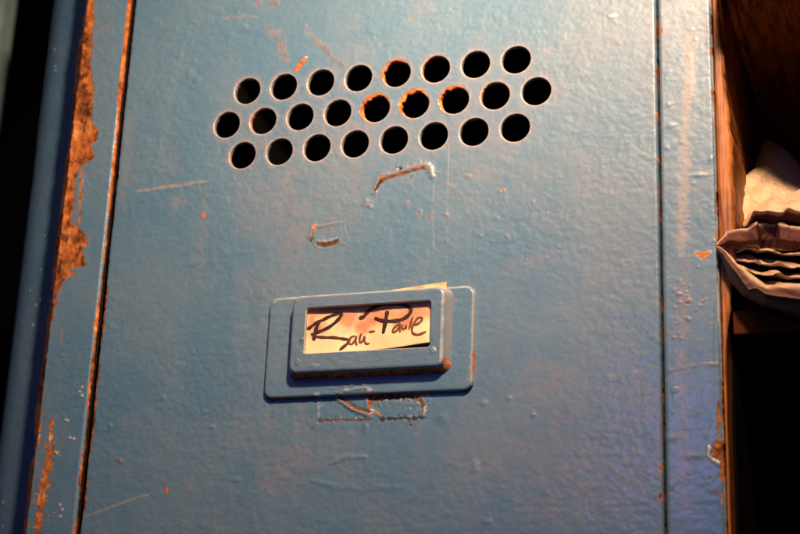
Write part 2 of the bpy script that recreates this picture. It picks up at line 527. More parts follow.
# rubbed patches
for q, k in [((288, 196, 22, 44), .75), ((296, 238, 12, 22), .8), ((258, 205, 22, 40), .45), ((287, 470, 38, 26), .85), ((330, 448, 40, 30), .6), ((245, 300, 14, 46), .45), ((268, 335, 16, 50), .4),
             ((265, 475, 10, 12), .9), ((430, 8, 16, 12), .8), ((355, 20, 40, 26), .35), ((240, 425, 10, 22), .4), ((160, 395, 10, 6), .4), ((215, 478, 12, 7), .4), ((225, 520, 10, 18), .6),
             ((132, 422, 24, 10), .4), ((520, 440, 70, 60), .55), ((430, 520, 80, 40), .4), ((566, 431, 14, 6), .9), ((540, 505, 10, 7), .9), ((610, 30, 50, 60), .35), ((640, 40, 25, 90), .5),
             ((545, 53, 9, 5), .9), ((480, 38, 8, 7), .5), ((355, 170, 50, 26), .35), ((470, 125, 90, 60), .75), ((330, 110, 110, 60), .75), ((400, 105, 60, 40), .8), ((176, 170, 14, 26), .5), ((177, 205, 9, 15), .8)]:
    f.blob(*q, stain=k * .62, soft=.95, rough=1.2, sc=.009)
for px, py, L, w_, k in ((283, 168, 60, 7, .5), (241, 172, 40, 5, .4), (320, 166, 30, 5, .3), (355, 160, 70, 6, .3), (393, 156, 26, 4, .45), (414, 122, 60, 5, .35), (454, 118, 90, 5, .3), (376, 126, 22, 4, .5), (473, 148, 60, 5, .25),
                         (270, 412, 60, 6, .35), (300, 412, 90, 8, .4), (420, 412, 80, 7, .3), (460, 405, 60, 5, .25), (514, 146, 90, 7, .2), (128, 120, 90, 6, .35), (205, 190, 90, 6, .25)):
    f.line([(px, py), (px - L * .02 + 1, py + L * .5), (px - L * .06, py + L)], w_, stain=k, rough=1.3)
f.blob(575, 450, 95, 70, stain=.42, soft=.6, rough=.9, sc=.014); f.blob(610, 250, 60, 120, stain=.30, soft=.9, rough=.9, sc=.014)
# rust round some of the holes and on the edges of the door
hx = np.clip(hr, 0, 1)
f.rust = np.maximum(f.rust, hx)
for hi, k in RUSTY.items():
    cx, cz = holes[hi][0] * D, holes[hi][1] * D
    m = (abs(x - cx) < .009) & (abs(z - cz) < .009)
    r = np.hypot(x[m] - cx, z[m] - cz)
    w = k * np.exp(-((r - .0056) / .0009) ** 2) * np.clip(.7 + .5 * np.cos(np.arctan2(z[m] - cz, x[m] - cx) - 2.3), 0, 1)
    f.stain[m] = np.maximum(f.stain[m], np.clip(w * 1.6, 0, 1))
    f.rust[m] = np.maximum(f.rust[m], np.clip(w * (.8 + .4 * f.nz[m]), 0, .75))
for cx, cz in holes:
    m = (abs(x - cx * D) < .009) & (abs(z - cz * D) < .009)
    r = np.hypot(x[m] - cx * D, z[m] - cz * D)
    f.stain[m] = np.maximum(f.stain[m], .75 * np.exp(-((r - .0060) / .0012) ** 2))
    f.light[m] = np.maximum(f.light[m], (.50 + .25 * f.nz[m]) * np.exp(-((r - .00545) / .00030) ** 2))  # pale ring adds the rim highlight in the colour
    f.rust[m] = np.maximum(f.rust[m], .36 * np.exp(-((r - .0054) / .0004) ** 2))
# left edge of the door: a broken rusty seam low down
zz = np.interp(z, xz([(0, 545), (80, 520), (85, 510), (87, 495), (92, 480), (94, 470), (96, 450), (98, 430), (101, 420), (103, 405), (102, 395), (102, 372), (104, 352), (108, 330), (109, 310), (110, 290), (112, 282), (112, 270)])[::1, 1][::1],
               [0, .3, 2.2, 2.4, 2.0, .4, 2.2, 2.4, 3.6, 2.6, 2.0, 2.2, .5, 2.6, 2.4, 2.2, .3, 0])
e = zz * PXM * 1.1 + .35 * MM * noise(x, z, 2.2 * MM, 31) * (zz > .2) + .25 * MM * f.nz * (zz > .2)
lo = (x - DXL)
ch = np.where(zz > .2, sstep(-.15 * MM, .25 * MM, e + .0003 - lo), 0)
f.rust = np.maximum(f.rust, ch); f.dirt = np.maximum(f.dirt, ch * np.clip(.55 + .4 * noise(x, z, 1.4 * MM, 33), 0, .9))
f.stain = np.maximum(f.stain, np.where(zz > .2, .8 * sstep(-1.2 * MM, 0, e - lo), 0))
ndots = noise(z, z * .3, 6 * MM, 77)
f.rust = np.maximum(f.rust, sstep(0, .3 * MM, .00045 + .0011 * np.clip(ndots - .35, 0, 1) - (x - DXL)) * .8)
side = (np.abs(nx) > .6) & (y > .0012)
f.rust = np.where(side, np.maximum(f.rust, .45 + .4 * noise(z, y, 5 * MM, 78)), f.rust)
for q in [(657, 71, 2.4, 4), (657.5, 114, 1.8, 3.5), (658, 158, 1.6, 3), (660.5, 497, 2, 5), (661, 468, 2, 3)]:
    f.blob(*q, rust=.72, light=.35, rough=.3)
f.blob(612, 16, 3.6, 2.4, light=.85, h=.25); f.blob(410.5, 19, 1.6, 1.6, rust=.9)
f.blob(196, 33, .1, .1)
f.finish()
V = np.stack([x + nx * f.h * hk, y + ny * f.h * hk, z], -1)
A = {'rust': f.rust, 'stain': f.stain, 'light': f.light, 'dirt': f.dirt}
faces = np.concatenate([quads.reshape(nr - 1, nc - 1, 4)[keep]] + extra)
remap = np.full(len(V), -1); alive = np.ones(len(V), bool); alive[:base_n] = ~drop_v
remap[alive] = np.arange(alive.sum())
door = under(mesh_np('door', V[alive], [remap[faces]], {k: v[alive] for k, v in A.items()}, M_PAINT, locker))
door['label'] = 'blue steel door with three rows of round air holes'

# ---- frame posts beside the door


def post(xl, xr, fn, seed, backl, backr):
    P, a0, a1 = bend_profile(xl, xr, 0, .0012, backl, backr, D)
    nc, nr = len(P), len(ZR)
    x = np.tile(P[:, 0], nr); y = np.tile(P[:, 1], nr); z = np.repeat(ZR, nc)
    nx = np.tile(P[:, 2], nr); ny = np.tile(P[:, 3], nr)
    f = Field(x, z, seed); f.base(.75); fn(f, x, y, z, nx)
    f.finish()
    V = np.stack([x + nx * f.h, y + ny * f.h, z], -1)
    q, _ = grid_faces(nc, nr)
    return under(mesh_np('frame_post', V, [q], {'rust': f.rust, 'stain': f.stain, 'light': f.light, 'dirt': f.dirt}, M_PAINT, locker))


def left_wear_shade(f, x, y, z, nx):
    f.pimples(40, (20, -10, 130, 545), 15)
    f.pimples(22, (60, 340, 85, 420), 16, (.3, .6), (.1, .22))
    B = [(95, -25), (95, 0), (93, 8), (93.5, 22), (92, 38), (91.5, 55), (90, 68), (92, 76), (93.5, 90), (93, 105), (91.5, 118), (91.5, 124), (96, 127), (97.5, 132), (97, 139), (93, 144), (90.5, 147),
         (93, 151), (93.5, 157), (90, 161), (83, 164), (78.5, 168), (75.5, 180), (74, 200), (72, 215), (71, 222), (79, 228), (85, 233), (87.5, 241), (85, 247), (81, 250), (84, 258), (85, 266),
         (81, 272), (74, 273), (72, 268), (68, 271), (66, 279), (62, 282), (61, 288), (57, 294), (56, 304), (53, 309), (53, 318), (49, 326), (46, 345), (40, 402), (35, 450), (30, 480), (22, 540), (18, 600)]
    b = xz(B)
    o = np.argsort(b[:, 1])
    xb = np.interp(z, b[o, 1], b[o, 0])
    e = xb - x + .38 * MM * f.nz + .40 * MM * noise(x, z, 2.2 * MM, 92)
    f.h += .25 * MM * sstep(0, 1, e / MM) * np.exp(-((x - POSTL[0]) / .0022) ** 2) * (.4 + noise(x, z * .6, 2.5 * MM, 93))
    inn = sstep(.2 * MM, .8 * MM, e) * sstep(1.2 * MM, 2.6 * MM, x - POSTL[0])
    f.dirt = np.maximum(f.dirt, inn * np.clip(.30 + .35 * fbm(x, z * .6, 2.0 * MM, 94, 3), 0, .8))
    f.dirt = np.maximum(f.dirt, .8 * sstep(.35, .7, fbm(x, z * .5, 1.6 * MM, 96, 3)) * sstep(.1 * MM, .4 * MM, e))
    k = sstep(-.16 * MM, .16 * MM, e)
    # rust only where the border lies inside the face
    f.rust = np.maximum(f.rust, k)
    f.dirt = np.maximum(f.dirt, .38 * sstep(-.7 * MM, 0, e) * (1 - sstep(0, .25 * MM, e)))
    f.stain = np.maximum(f.stain, .8 * sstep(-2.2 * MM, 0, e + .8 * MM * noise(x, z, 4 * MM, 95)))
    # surviving crumbs of paint in the rust
    k2 = sstep(.30, .6, fbm(x, z * .6, 1.3 * MM, 91, 3)) * sstep(.1 * MM, .5 * MM, e) * (1 - sstep(1.6 * MM, 3 * MM, x - POSTL[0])) * (z > -.06)
    f.light = np.maximum(f.light, k2 * .42); f.h += k2 * .15 * MM
    f.blob(78.5, 118, 3, 7, light=.95, h=.2)
    f.line([(82, 165), (81, 190), (79, 215)], 1.7, rust=.62, light=.3, taper=True, rough=.9, h=.12)
    f.line([(80, 210), (79, 225)], 1.5, h=-.25, rust=.9)
    for q in [(47, 340, 2.2, 7), (52, 318, 2.6, 5), (59, 284, 3, 6), (40, 425, 1.6, 9), (39, 440, 1.4, 6), (44, 415, 1.3, 6), (45, 447, 1.2, 7)]:
        f.blob(*q, rust=.62, rough=.6)
    f.blob(51.5, 424, 3.4, 6.5, rust=.95, rough=.4); f.blob(51, 436, 2.8, 7, rust=.9, rough=.5)
    f.line([(50, 446), (49, 462), (46, 480), (43, 500), (39, 520), (36, 545)], 3.2, rust=.95, taper=False, rough=1.1)
    f.line([(43.5, 470), (40.5, 490), (38, 515), (34, 545)], 2.0, rust=.8, taper=False, rough=1.3)
    for q in [(66, 420), (68, 421), (55, 452), (57, 453), (70, 438), (74, 439), (60, 505), (62, 510), (60, 517), (82, 387), (80, 392), (82, 396)]:
        f.blob(*q, 1.7, 1.5, light=.6, h=.3)
    f.blob(104, 30, 8, 6, stain=.8, soft=.9)
    f.line([(62, 328), (61, 345)], 2, stain=.8)
    # bare inner edge next to the door
    w = .00030 + .00045 * noise(z, z * .2, 7 * MM, 51) + .0003 * f.nz + .0008 * sstep(-.02, .04, z)
    f.rust = np.maximum(f.rust, sstep(-.15 * MM, .15 * MM, w - (POSTL[1] - x)) * .9)
    f.light = np.maximum(f.light, sstep(.0, .5, noise(z, z, 15 * MM, 52) + .1) * sstep(-.1 * MM, .1 * MM, w - (POSTL[1] - x)) * .30)
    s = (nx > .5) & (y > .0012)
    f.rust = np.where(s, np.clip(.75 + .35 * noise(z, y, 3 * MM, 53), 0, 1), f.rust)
    f.dirt = np.where(s, 1.0 * sstep(.0007, .0017, y + .0007 * noise(z, y, 3 * MM, 55)), f.dirt)  # darkening with depth paints the shade of the gap
    s = (nx < -.5)
    f.rust = np.where(s, np.clip(.6 + .35 * noise(z, y, 5 * MM, 54), 0, 1), f.rust)


def right_wear(f, x, y, z, nx):
    f.pimples(70, (655, -10, 735, 545), 25)
    for q in [(668, 104, 5, 2.5), (669, 126, 6, 3), (666, 148, 4, 3), (667, 74, 4, 3), (675, 390, 4, 3), (670, 437, 7, 3), (693, 456, 8, 3), (711, 158, 3, 3), (700, 175, 9, 2), (711, 205, 4, 3), (669, 485, 5, 4), (715, 490, 6, 3)]:
        f.blob(*q, h=.15, soft=.9, rough=.7)
    S = [(688, 40), (690, 60), (687, 100), (685, 134), (683, 200), (682, 250)]
    f.line(S, 4.8, stain=.95, taper=False, rough=.8, light=.12)
    f.line([(692, 52), (692, 95)], 1.4, stain=1, light=.35, taper=False)
    f.line([(688, -12), (689, 8)], 3.5, stain=.9, light=.2, rough=.8)
    f.line([(682, 250), (684, 300), (682, 360), (683, 430), (684, 470), (683, 500)], 4.5, stain=.75, taper=False, rough=1.2)
    for q in [(703, 301, 4, 2.5), (669, 372, 2, 4), (712, 365, 5, 2)]:
        f.blob(*q, stain=1, rust=.38, h=.06, rough=.9)
    R = np.random.RandomState(4)
    for _ in range(34):
        f.blob(684 + R.normal() * 6, 300 + R.normal() * 11, R.uniform(.8, 2.4), R.uniform(.7, 1.8), stain=1, rust=R.choice((.3, .42)), h=R.uniform(0, .10), rough=.9)
    for _ in range(14):
        f.blob(674 + R.normal() * 3, 333 + R.normal() * 5, R.uniform(.8, 2), R.uniform(.7, 1.5), stain=1, rust=.40, h=R.uniform(0, .08), rough=.9)
    f.line([(667, 372), (690, 367), (700, 365), (717, 363)], 1.2, stain=.8, rust=.4)
    f.line([(663, -10), (664, 534)], 1.5, stain=.5, taper=False)
    f.blob(660.8, 31, 1.8, 3.4, rust=.95, rough=.4)
    for q in [(712, 23, 1.3, 3.5), (712.5, 50, 2.0, 4), (713, 93, 1.3, 4)]:
        f.blob(*q, rust=.98, rough=.4)
    f.blob(702, 254, 6.5, 2.8, rust=.62, light=.6, h=.1); f.blob(704, 257, 3.5, 1.4, rust=.95)
    # half round chip on the outer edge
    f.blob(720, 453, 11.5, 10, rust=1, rough=1.0, soft=.25, h=-.15)
    f.blob(720, 449, 5, 3, dirt=.7, rough=1.2, h=-.2); f.line([(712, 446), (716, 450), (722, 449)], 1.0, dirt=.8, h=-.2); f.line([(713, 456), (718, 459), (724, 457)], .9, dirt=.6, light=.2, h=.2)
    f.line([(709, 447), (708.5, 454), (713, 460), (720, 464)], 1.1, light=.7, h=.3, taper=False, rough=.8)
    f.line([(718.5, 402), (719, 418), (718.5, 434)], 1.3, rust=.8, rough=.9)
    f.line([(722, 460), (722.5, 470), (722, 481)], 1.8, rust=.8, rough=.9); f.blob(721.5, 477, 2.4, 2.4, rust=1, h=-.3)
    f.line([(721, 490), (722.5, 508)], 1.0, rust=.6, rough=1)
    w = .00030 + .0005 * np.clip(noise(z, z * .2, 7 * MM, 57), 0, 1) + .00015 * f.nz
    k = sstep(-.12 * MM, .12 * MM, w - (POSTR[1] - x))
    f.light = np.maximum(f.light, k * .6); f.rust = np.maximum(f.rust, k * np.clip(noise(z, z, 11 * MM, 58) + .35, 0, .8))
    f.line([(714.5, 288), (713.5, 310), (712, 340), (712.5, 362)], 1.0, h=-.1)


post(*POSTL, left_wear_shade, 21, .030, .022)
post(*POSTR, right_wear, 22, .022, .012)
boxes('frame_rail', [(POSTL[0] + .003, POSTR[1] - .003, .001, .02, ZTOP + .002, ZTOP + .02)], M_PAINT, locker)
boxes('frame_rail', [(POSTL[0] + .003, POSTR[1] - .003, .001, .02, ZBOT - .02, ZBOT - .002)], M_PAINT, locker)
for o in bpy.data.objects:
    if o.name.startswith('frame_rail'): under(o)
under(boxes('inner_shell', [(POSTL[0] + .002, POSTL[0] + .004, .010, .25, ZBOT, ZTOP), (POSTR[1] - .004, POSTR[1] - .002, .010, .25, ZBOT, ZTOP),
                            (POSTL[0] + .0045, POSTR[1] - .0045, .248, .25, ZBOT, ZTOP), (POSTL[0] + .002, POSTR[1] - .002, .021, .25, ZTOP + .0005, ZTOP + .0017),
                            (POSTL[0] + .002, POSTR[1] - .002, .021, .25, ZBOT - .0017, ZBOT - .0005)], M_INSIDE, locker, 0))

# ---------------------------------------------------------------- name plate holder


def rrect(x0, x1, z0, z1, r, n=9, side=80):
    P = []
    for cx, cz, a0, nxt in ((x1 - r, z1 - r, 0, 1), (x0 + r, z1 - r, 90, 2), (x0 + r, z0 + r, 180, 3), (x1 - r, z0 + r, 270, 0)):
        for k in range(n):
            a = math.radians(a0 + 90 * k / (n - 1)); P.append((cx + r * math.cos(a), cz + r * math.sin(a)))
        q = [(x1 - r, z1 - r), (x0 + r, z1 - r), (x0 + r, z0 + r), (x1 - r, z0 + r)][nxt]
        a = math.radians(a0 + 90); e = (q[0] + r * math.cos(a), q[1] + r * math.sin(a)); s = P[-1]
        for k in range(1, side): P.append((s[0] + (e[0] - s[0]) * k / side, s[1] + (e[1] - s[1]) * k / side))
    return np.array(P)


def rings_mesh(name, R, mat, parent, seed, fill=None, wear=None, skip=None):
    """R: list of (points(n,2), y)"""
    n = len(R[0][0]); V = []; F = []
    for p, y in R: V += [(a, y, b) for a, b in p]
    for k in range(len(R) - 1):
        for i in range(n):
            j = (i + 1) % n
            if skip and skip(k, R[k][0][i], R[k][0][j]): continue
            F.append((k * n + i, k * n + j, (k + 1) * n + j, (k + 1) * n + i))
    V = np.array(V); f = Field(V[:, 0], V[:, 2], seed); f.base(.9); f.pimples(14, (265, 280, 480, 400), seed)
    if wear: wear(f, V)
    f.finish()
    V[:, 1] -= f.h * 1.0
    return mesh_np(name, V, [np.array(F)[:, ::-1]], {'rust': f.rust, 'stain': f.stain, 'light': f.light, 'dirt': f.dirt}, mat, parent)


def inset(rect, d, r):
    x0, x1, z0, z1 = rect
    return rrect(x0 + d, x1 - d, z0 + d, z1 - d, max(.0006, r - d))


FL = (-.0364, .0398, -.1072, -.0704)
HF = .0019
RF = .0034
R = [(inset(FL, -.0003, RF), .0006), (inset(FL, 0, RF), -.0003), (inset(FL, 0, RF), -HF + .0011)]
for a in np.linspace(15, 90, 6):
    a = math.radians(a); R.append((inset(FL, .0011 * (1 - math.cos(a)), RF), -HF + .0011 - .0011 * math.sin(a)))
for d in np.linspace(.0017, .0172, 60): R.append((inset(FL, d, RF), -HF))


def fl_wear_light(f, V):
    y = V[:, 1]; x = V[:, 0]; z = V[:, 2]
    s = y > -HF + .0004
    low = s & (z < FL[2] + .002)
    f.rust = np.where(low, np.clip(.62 + .4 * noise(x, z + y, 4 * MM, 83), 0, 1), f.rust)
    f.light = np.where((z > FL[3] - .0009) & (y > -HF - 1e-6), .35 + .2 * noise(x, z, 3 * MM, 84), f.light)  # top edge, and right edge below, paled as if catching light
    f.light = np.where((x > FL[1] - .0007) & (y > -HF - 1e-6), np.maximum(f.light, .3), f.light)
    f.line([(274, 302), (277, 297), (284, 294), (292, 293)], 1.6, rust=.5, light=.6, Y=-HF)
    f.line([(473.5, 350), (473.5, 376)], 1.6, rust=.6, light=.5, rough=1.2, Y=-HF)
    f.line([(336, 393), (352, 390), (368, 388)], 1.1, h=.3, rust=.3, light=.3, dirt=.2, rough=1.2, Y=-HF)
    f.blob(369, 390, 2.4, 2.2, light=.8, h=.3, Y=-HF); f.blob(346, 390, 2, 2, h=.25, light=.5, Y=-HF)
    f.blob(455, 300, 8, 3, stain=.7, Y=-HF); f.blob(317, 395, 3, 2, light=.5, h=.2, Y=-HF)


flange = rings_mesh('label_holder', R, M_PAINT, door, 31, wear=fl_wear_light)

FR = (-.0256, .0308, -.0998, -.0716)
WIN = (-.0199, .0257, -.0927, -.0765)
YF = -.0063
R = []
base = (FR[0] - .0013, FR[1] + .0016, FR[2] - .0013, FR[3] + .0004)
R.append((rrect(*base, .0032), -HF + .0002))
for t in (.25, .5, .75):
    b = tuple(base[i] + (FR[i] - base[i]) * t for i in range(4)); R.append((rrect(*b, .0032), -HF - (-YF - HF - .0013) * t))
for a in np.linspace(0, 90, 7):
    a = math.radians(a); d = .0013 * (1 - math.cos(a)); R.append((rrect(FR[0] + d, FR[1] - d, FR[2] + d, FR[3] - d, .0032 - d), YF + .0013 - .0013 * math.sin(a)))
f2 = [FR[0] + .0013, FR[1] - .0013, FR[2] + .0013, FR[3] - .0013]
for t in np.linspace(.05, .95, 24):
    R.append((rrect(*[f2[i] + (WIN[i] - f2[i]) * t for i in range(4)], .0019 - .0006 * t), YF))
for a in np.linspace(20, 90, 5):
    a = math.radians(a); d = .0006
    R.append((rrect(WIN[0] - d + d * math.sin(a), WIN[1] + d - d * math.sin(a), WIN[2] - d + d * math.sin(a), WIN[3] + d - d * math.sin(a), .0013), YF + d * (1 - math.cos(a))))
R.append((rrect(*WIN, .0013), YF + .0013)); R.append((rrect(WIN[0] - .001, WIN[1] + .001, WIN[2] - .001, WIN[3] + .001, .0022), YF + .0014))
R.append((rrect(WIN[0] - .004, WIN[1] + .003, WIN[2] - .003, WIN[3] + .003, .0022), YF + .0014))


def fr_wear_light(f, V):
    y = V[:, 1]; x = V[:, 0]; z = V[:, 2]
    und = (y > YF + .0010) & (z < FR[2] + .0008)
    f.rust = np.where(und, np.clip(.72 + .35 * noise(x, y, 4 * MM, 85), 0, 1), f.rust)
    rt = (y > YF + .0004) & (x > FR[1] - .0007)
    f.stain = np.where(rt, .6, f.stain); f.rust = np.where(rt & (z < -.0965 + .001 * noise(z, y, 2 * MM, 86)), .55, np.where(rt, .12, f.rust)); f.light = np.where(rt, .20, f.light)  # right wall paled as if lit, rusty near the bottom
    f.light = np.where((z > FR[3] - .0009) & (y > YF - 1e-6), .4 + .2 * noise(x, z, 4 * MM, 88), f.light)  # light on the top edge painted as a pale tone
    f.light = np.where((x > FR[1] - .0014) & (y < YF + .0006), np.maximum(f.light, .25 + .25 * noise(z, x, 4 * MM, 89)), f.light)
    inn = (y > YF + .0001) & (x > WIN[0] - .002) & (x < WIN[1] + .002) & (z > WIN[2] - .002) & (z < WIN[3] + .002)
    f.light = np.where(inn, .5, f.light)
    f.stain = np.maximum(f.stain, .25)
    f.blob(302, 340, 2, 3, h=.3, Y=YF); f.blob(316, 366, 4, 3, h=.25, light=.1, Y=YF); f.blob(297, 362, 3, 3, h=.2, Y=YF); f.blob(433, 350, 3, 3, h=.25, light=.1, Y=YF)
    f.blob(296, 300, 2, 2, h=.2, Y=YF)


rings_mesh('holder_frame', R, M_PAINT, flange, 32, wear=fr_wear_light,
           skip=lambda k, a, b: k < 3 and a[1] > FR[3] - .0005 and b[1] > FR[3] - .0005 and abs(a[0]) < .0285 and abs(b[0]) < .0285)

# ---------------------------------------------------------------- name card in the holder
YC = -.0042
card = thing('name_card', 'yellowed paper name card with dark handwriting tucked into the label holder', 'name card', (.002, YC, -.0935))


def card_y(x, z):
    lift = .0005 * np.clip((x - .012) / .013, 0, 1) * np.clip((-.082 - z) / .010, 0, 1)
    return YC + .00022 * np.sin(x * 190 + z * 60) + .00012 * np.sin(x * 420 + 1) - lift


tl, tr = at(300, 305, YC), at(446.5, 281.5, YC)
bl, br = at(296, 361, YC), at(441, 341.5, YC)
bl[0] = max(bl[0], -.0225); tl[0] = max(tl[0], -.0225)
nu, nv = 120, 50
u, v = np.meshgrid(np.linspace(0, 1, nu), np.linspace(0, 1, nv)); u = u.ravel(); v = v.ravel()
cx_ = (bl[0] * (1 - u) + br[0] * u) * (1 - v) + (tl[0] * (1 - u) + tr[0] * u) * v
cz_ = (bl[2] * (1 - u) + br[2] * u) * (1 - v) + (tl[2] * (1 - u) + tr[2] * u) * v
cy_ = card_y(cx_, cz_)
q, _ = grid_faces(nu, nv)
f = Field(cx_, cz_, 61)
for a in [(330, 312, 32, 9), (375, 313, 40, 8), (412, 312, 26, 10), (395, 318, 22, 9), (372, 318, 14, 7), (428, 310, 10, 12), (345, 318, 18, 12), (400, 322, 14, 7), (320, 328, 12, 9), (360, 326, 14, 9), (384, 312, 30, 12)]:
    f.blob(*a, stain=.95, soft=.9, rough=.9, Y=YC)  # red-brown patches paint the shade under the holder's top lip
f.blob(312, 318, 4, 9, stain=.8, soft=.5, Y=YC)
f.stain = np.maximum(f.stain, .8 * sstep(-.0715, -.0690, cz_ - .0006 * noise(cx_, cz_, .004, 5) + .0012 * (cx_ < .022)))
N = len(cx_)
th = .00025
V = np.concatenate([np.stack([cx_, cy_, cz_], -1), np.stack([cx_, cy_ + th, cz_], -1)])
rim = np.r_[np.arange(nu), np.arange(1, nv) * nu + nu - 1, (nv - 1) * nu + np.arange(nu - 2, -1, -1), np.arange(nv - 2, 0, -1) * nu]
rf = np.stack([np.roll(rim, -1), rim, rim + N, np.roll(rim, -1) + N], -1)
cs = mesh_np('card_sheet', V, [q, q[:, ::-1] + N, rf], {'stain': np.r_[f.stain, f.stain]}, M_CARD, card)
under(cs, card)

A5 = lambda L: [(300 + a / 11.1, 300 + b / 11.1) for a, b in L]
A6 = lambda L: [(364 + a / 11.1, 300 + b / 11.1) for a, b in L]
STROKES = [
    (A5([(85, 335), (130, 295), (190, 255), (250, 225), (310, 195), (380, 165), (430, 152), (460, 160), (445, 195), (400, 245), (330, 300), (250, 340), (190, 365), (145, 385), (130, 398)]), 2.7),
    (A5([(215, 240), (195, 285), (178, 340), (162, 400), (155, 455)]), 2.9),
    (A5([(140, 398), (200, 412), (280, 418), (360, 418), (440, 428), (500, 438), (545, 445), (530, 480), (490, 520), (440, 560)]), 2.3),
    (A5([(610, 400), (575, 410), (550, 445), (548, 485), (575, 490), (605, 455), (622, 405), (618, 460), (630, 505)]), 1.7),
    (A5([(680, 365), (662, 420), (660, 470), (690, 455), (712, 405), (712, 455), (735, 485), (770, 480)]), 1.7),
    (A5([(758, 352), (800, 350), (832, 346)]), 1.6),
    (A6([(-60, 205), (-10, 185), (30, 140), (90, 90), (160, 60), (250, 45), (360, 45), (450, 55), (510, 90), (520, 130), (490, 175), (430, 215), (350, 235), (260, 238), (180, 225), (115, 198)]), 2.9),
    (A6([(262, 120), (250, 190), (232, 280), (212, 375)]), 3.1),
    (A6([(405, 262), (365, 285), (328, 325), (322, 355), (355, 350), (390, 305), (405, 270), (398, 320), (402, 360)]), 1.7),
    (A6([(435, 275), (425, 310), (432, 328), (455, 315), (470, 282), (468, 325)]), 1.5),
    (A6([(545, 185), (525, 250), (500, 335)]), 1.7),
    (A6([(560, 285), (610, 262), (645, 225), (640, 198), (600, 205), (560, 260), (535, 320), (545, 370), (590, 390), (640, 380), (695, 355)]), 1.8)]


def catmull(P, n=7):
    P = np.array(P, float); Q = np.r_[[2 * P[0] - P[1]], P, [2 * P[-1] - P[-2]]]; o = []
    for i in range(len(P) - 1):
        a, b, c, d = Q[i:i + 4]
        for t in np.linspace(0, 1, n, endpoint=False):
            o.append(.5 * (2 * b + (c - a) * t + (2 * a - 5 * b + 4 * c - d) * t * t + (3 * b - a - 3 * c + d) * t ** 3))
    o.append(P[-1]); return np.array(o)


V = []; Fq = []; Fade = []
for si, (pts, w) in enumerate(STROKES):
    c = np.array([at(a, b, YC)[[0, 2]] for a, b in catmull(pts)])
    t = np.gradient(c, axis=0); t /= np.linalg.norm(t, axis=1)[:, None] + 1e-12
    nrm = np.stack([-t[:, 1], t[:, 0]], 1)
    n = len(c)
    ww = w * PXM * .60 * (1 + .12 * np.sin(np.arange(n) * .55 + si)) * np.clip(.55 + np.minimum(np.arange(n), np.arange(n)[::-1]) * .22, 0, 1)
    for k in range(n):
        for s_ in (-1, -.5, 0, .5, 1):
            p = c[k] + nrm[k] * ww[k] * s_
            V.append((p[0], card_y(p[0], p[1]) - .00003 - .000006 * si - .00003 * (1 - s_ * s_), p[1]))
    b = len(V) - 5 * n
    Fade += [(.75 if w < 2 else .30 if w < 2.5 else .08)] * (5 * n)
    for k in range(n - 1):
        for m in range(4): Fq.append((b + k * 5 + m, b + k * 5 + 5 + m, b + k * 5 + 6 + m, b + k * 5 + 1 + m))
under(mesh_np('handwriting', V, [np.array(Fq)], {'fade': np.array(Fade)}, M_INK, card), card)

# ---------------------------------------------------------------- neighbouring locker on the left, set back
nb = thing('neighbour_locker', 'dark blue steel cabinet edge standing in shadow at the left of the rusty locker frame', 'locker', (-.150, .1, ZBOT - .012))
YN = .020
P = []
for q in np.linspace(.16, .012, 30): P.append((-.1625, YN + q, -1, 0))
for a in np.linspace(0, math.pi / 2, 26): P.append((-.1625 + .011 - .011 * math.cos(a), YN + .011 - .011 * math.sin(a), -math.cos(a), -math.sin(a)))
for q in np.arange(-.1512, -.1372, D): P.append((q, YN, 0, -1))
for a in np.linspace(math.pi / 2, 0, 6): P.append((-.1372 + .001 * math.cos(a), YN + .001 - .001 * math.sin(a), math.cos(a), -math.sin(a)))
for q in np.linspace(.002, .16, 20): P.append((-.1362, YN + q, 1, 0))
P = np.array(P); ZN = np.r_[np.linspace(ZBOT, -.17, 10), np.arange(-.165, .09, .0006), np.linspace(.094, ZTOP, 6)]
nc, nr = len(P), len(ZN)
x = np.tile(P[:, 0], nr); y = np.tile(P[:, 1], nr); z = np.repeat(ZN, nc); nx = np.tile(P[:, 2], nr); ny = np.tile(P[:, 3], nr)
f = Field(x, z, 45); f.base(.8)
xe = -.1418 + .0007 * noise(z, z * .3, 9 * MM, 46) + .0004 * f.nz + .0013 * np.clip(noise(z, z, 14 * MM, 47) - .2, 0, 1) * -1
f.rust = np.maximum(f.rust, sstep(-.0002, .0002, x - xe))
for q in [(52, 288), (50, 300), (45, 310), (40, 300), (47, 320), (36, 305), (41, 270), (45, 235), (54, 49), (56, 70), (33, 325), (38, 330), (3, 502), (3, 526), (55, 66), (30, 290)]:
    f.blob(*q, 1.0, .9, light=.6, h=.2, Y=YN)
f.finish()
q, _ = grid_faces(nc, nr)
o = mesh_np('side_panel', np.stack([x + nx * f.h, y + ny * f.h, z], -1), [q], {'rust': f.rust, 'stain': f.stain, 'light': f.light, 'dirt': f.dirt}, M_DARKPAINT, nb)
under(o, nb)
under(boxes('back_panel', [(-.1622, -.1365, .178, .181, ZBOT, ZTOP)], M_INSIDE, nb, 0), nb)

# pale panel far left, beyond the dark gap
pp = boxes('pale_panel', [(-.276, -.2350, .085, .105, .052, ZTOP + .05)], M_PALE, None, .006)
tag(pp, 'pale grey green panel end beyond the dark gap at the left edge', 'panel')
bw = boxes('back_wall', [(-.6, .6, .40, .41, ZBOT - .05, ZTOP + .2)], M_SHADEBLACK, None, 0)
tag(bw, 'black unlit wall behind the lockers', 'wall')

# ---------------------------------------------------------------- wooden compartment on the right
cab = thing('wooden_cabinet', 'open brown wooden compartment with dark depths right of the blue locker', 'cabinet', (.19, .14, ZBOT - .012))
BX = POSTR[1] + .0004
ZS = -.0845                                           # top of the shelf
ZC = .037                                             # underside of the added shading ledge


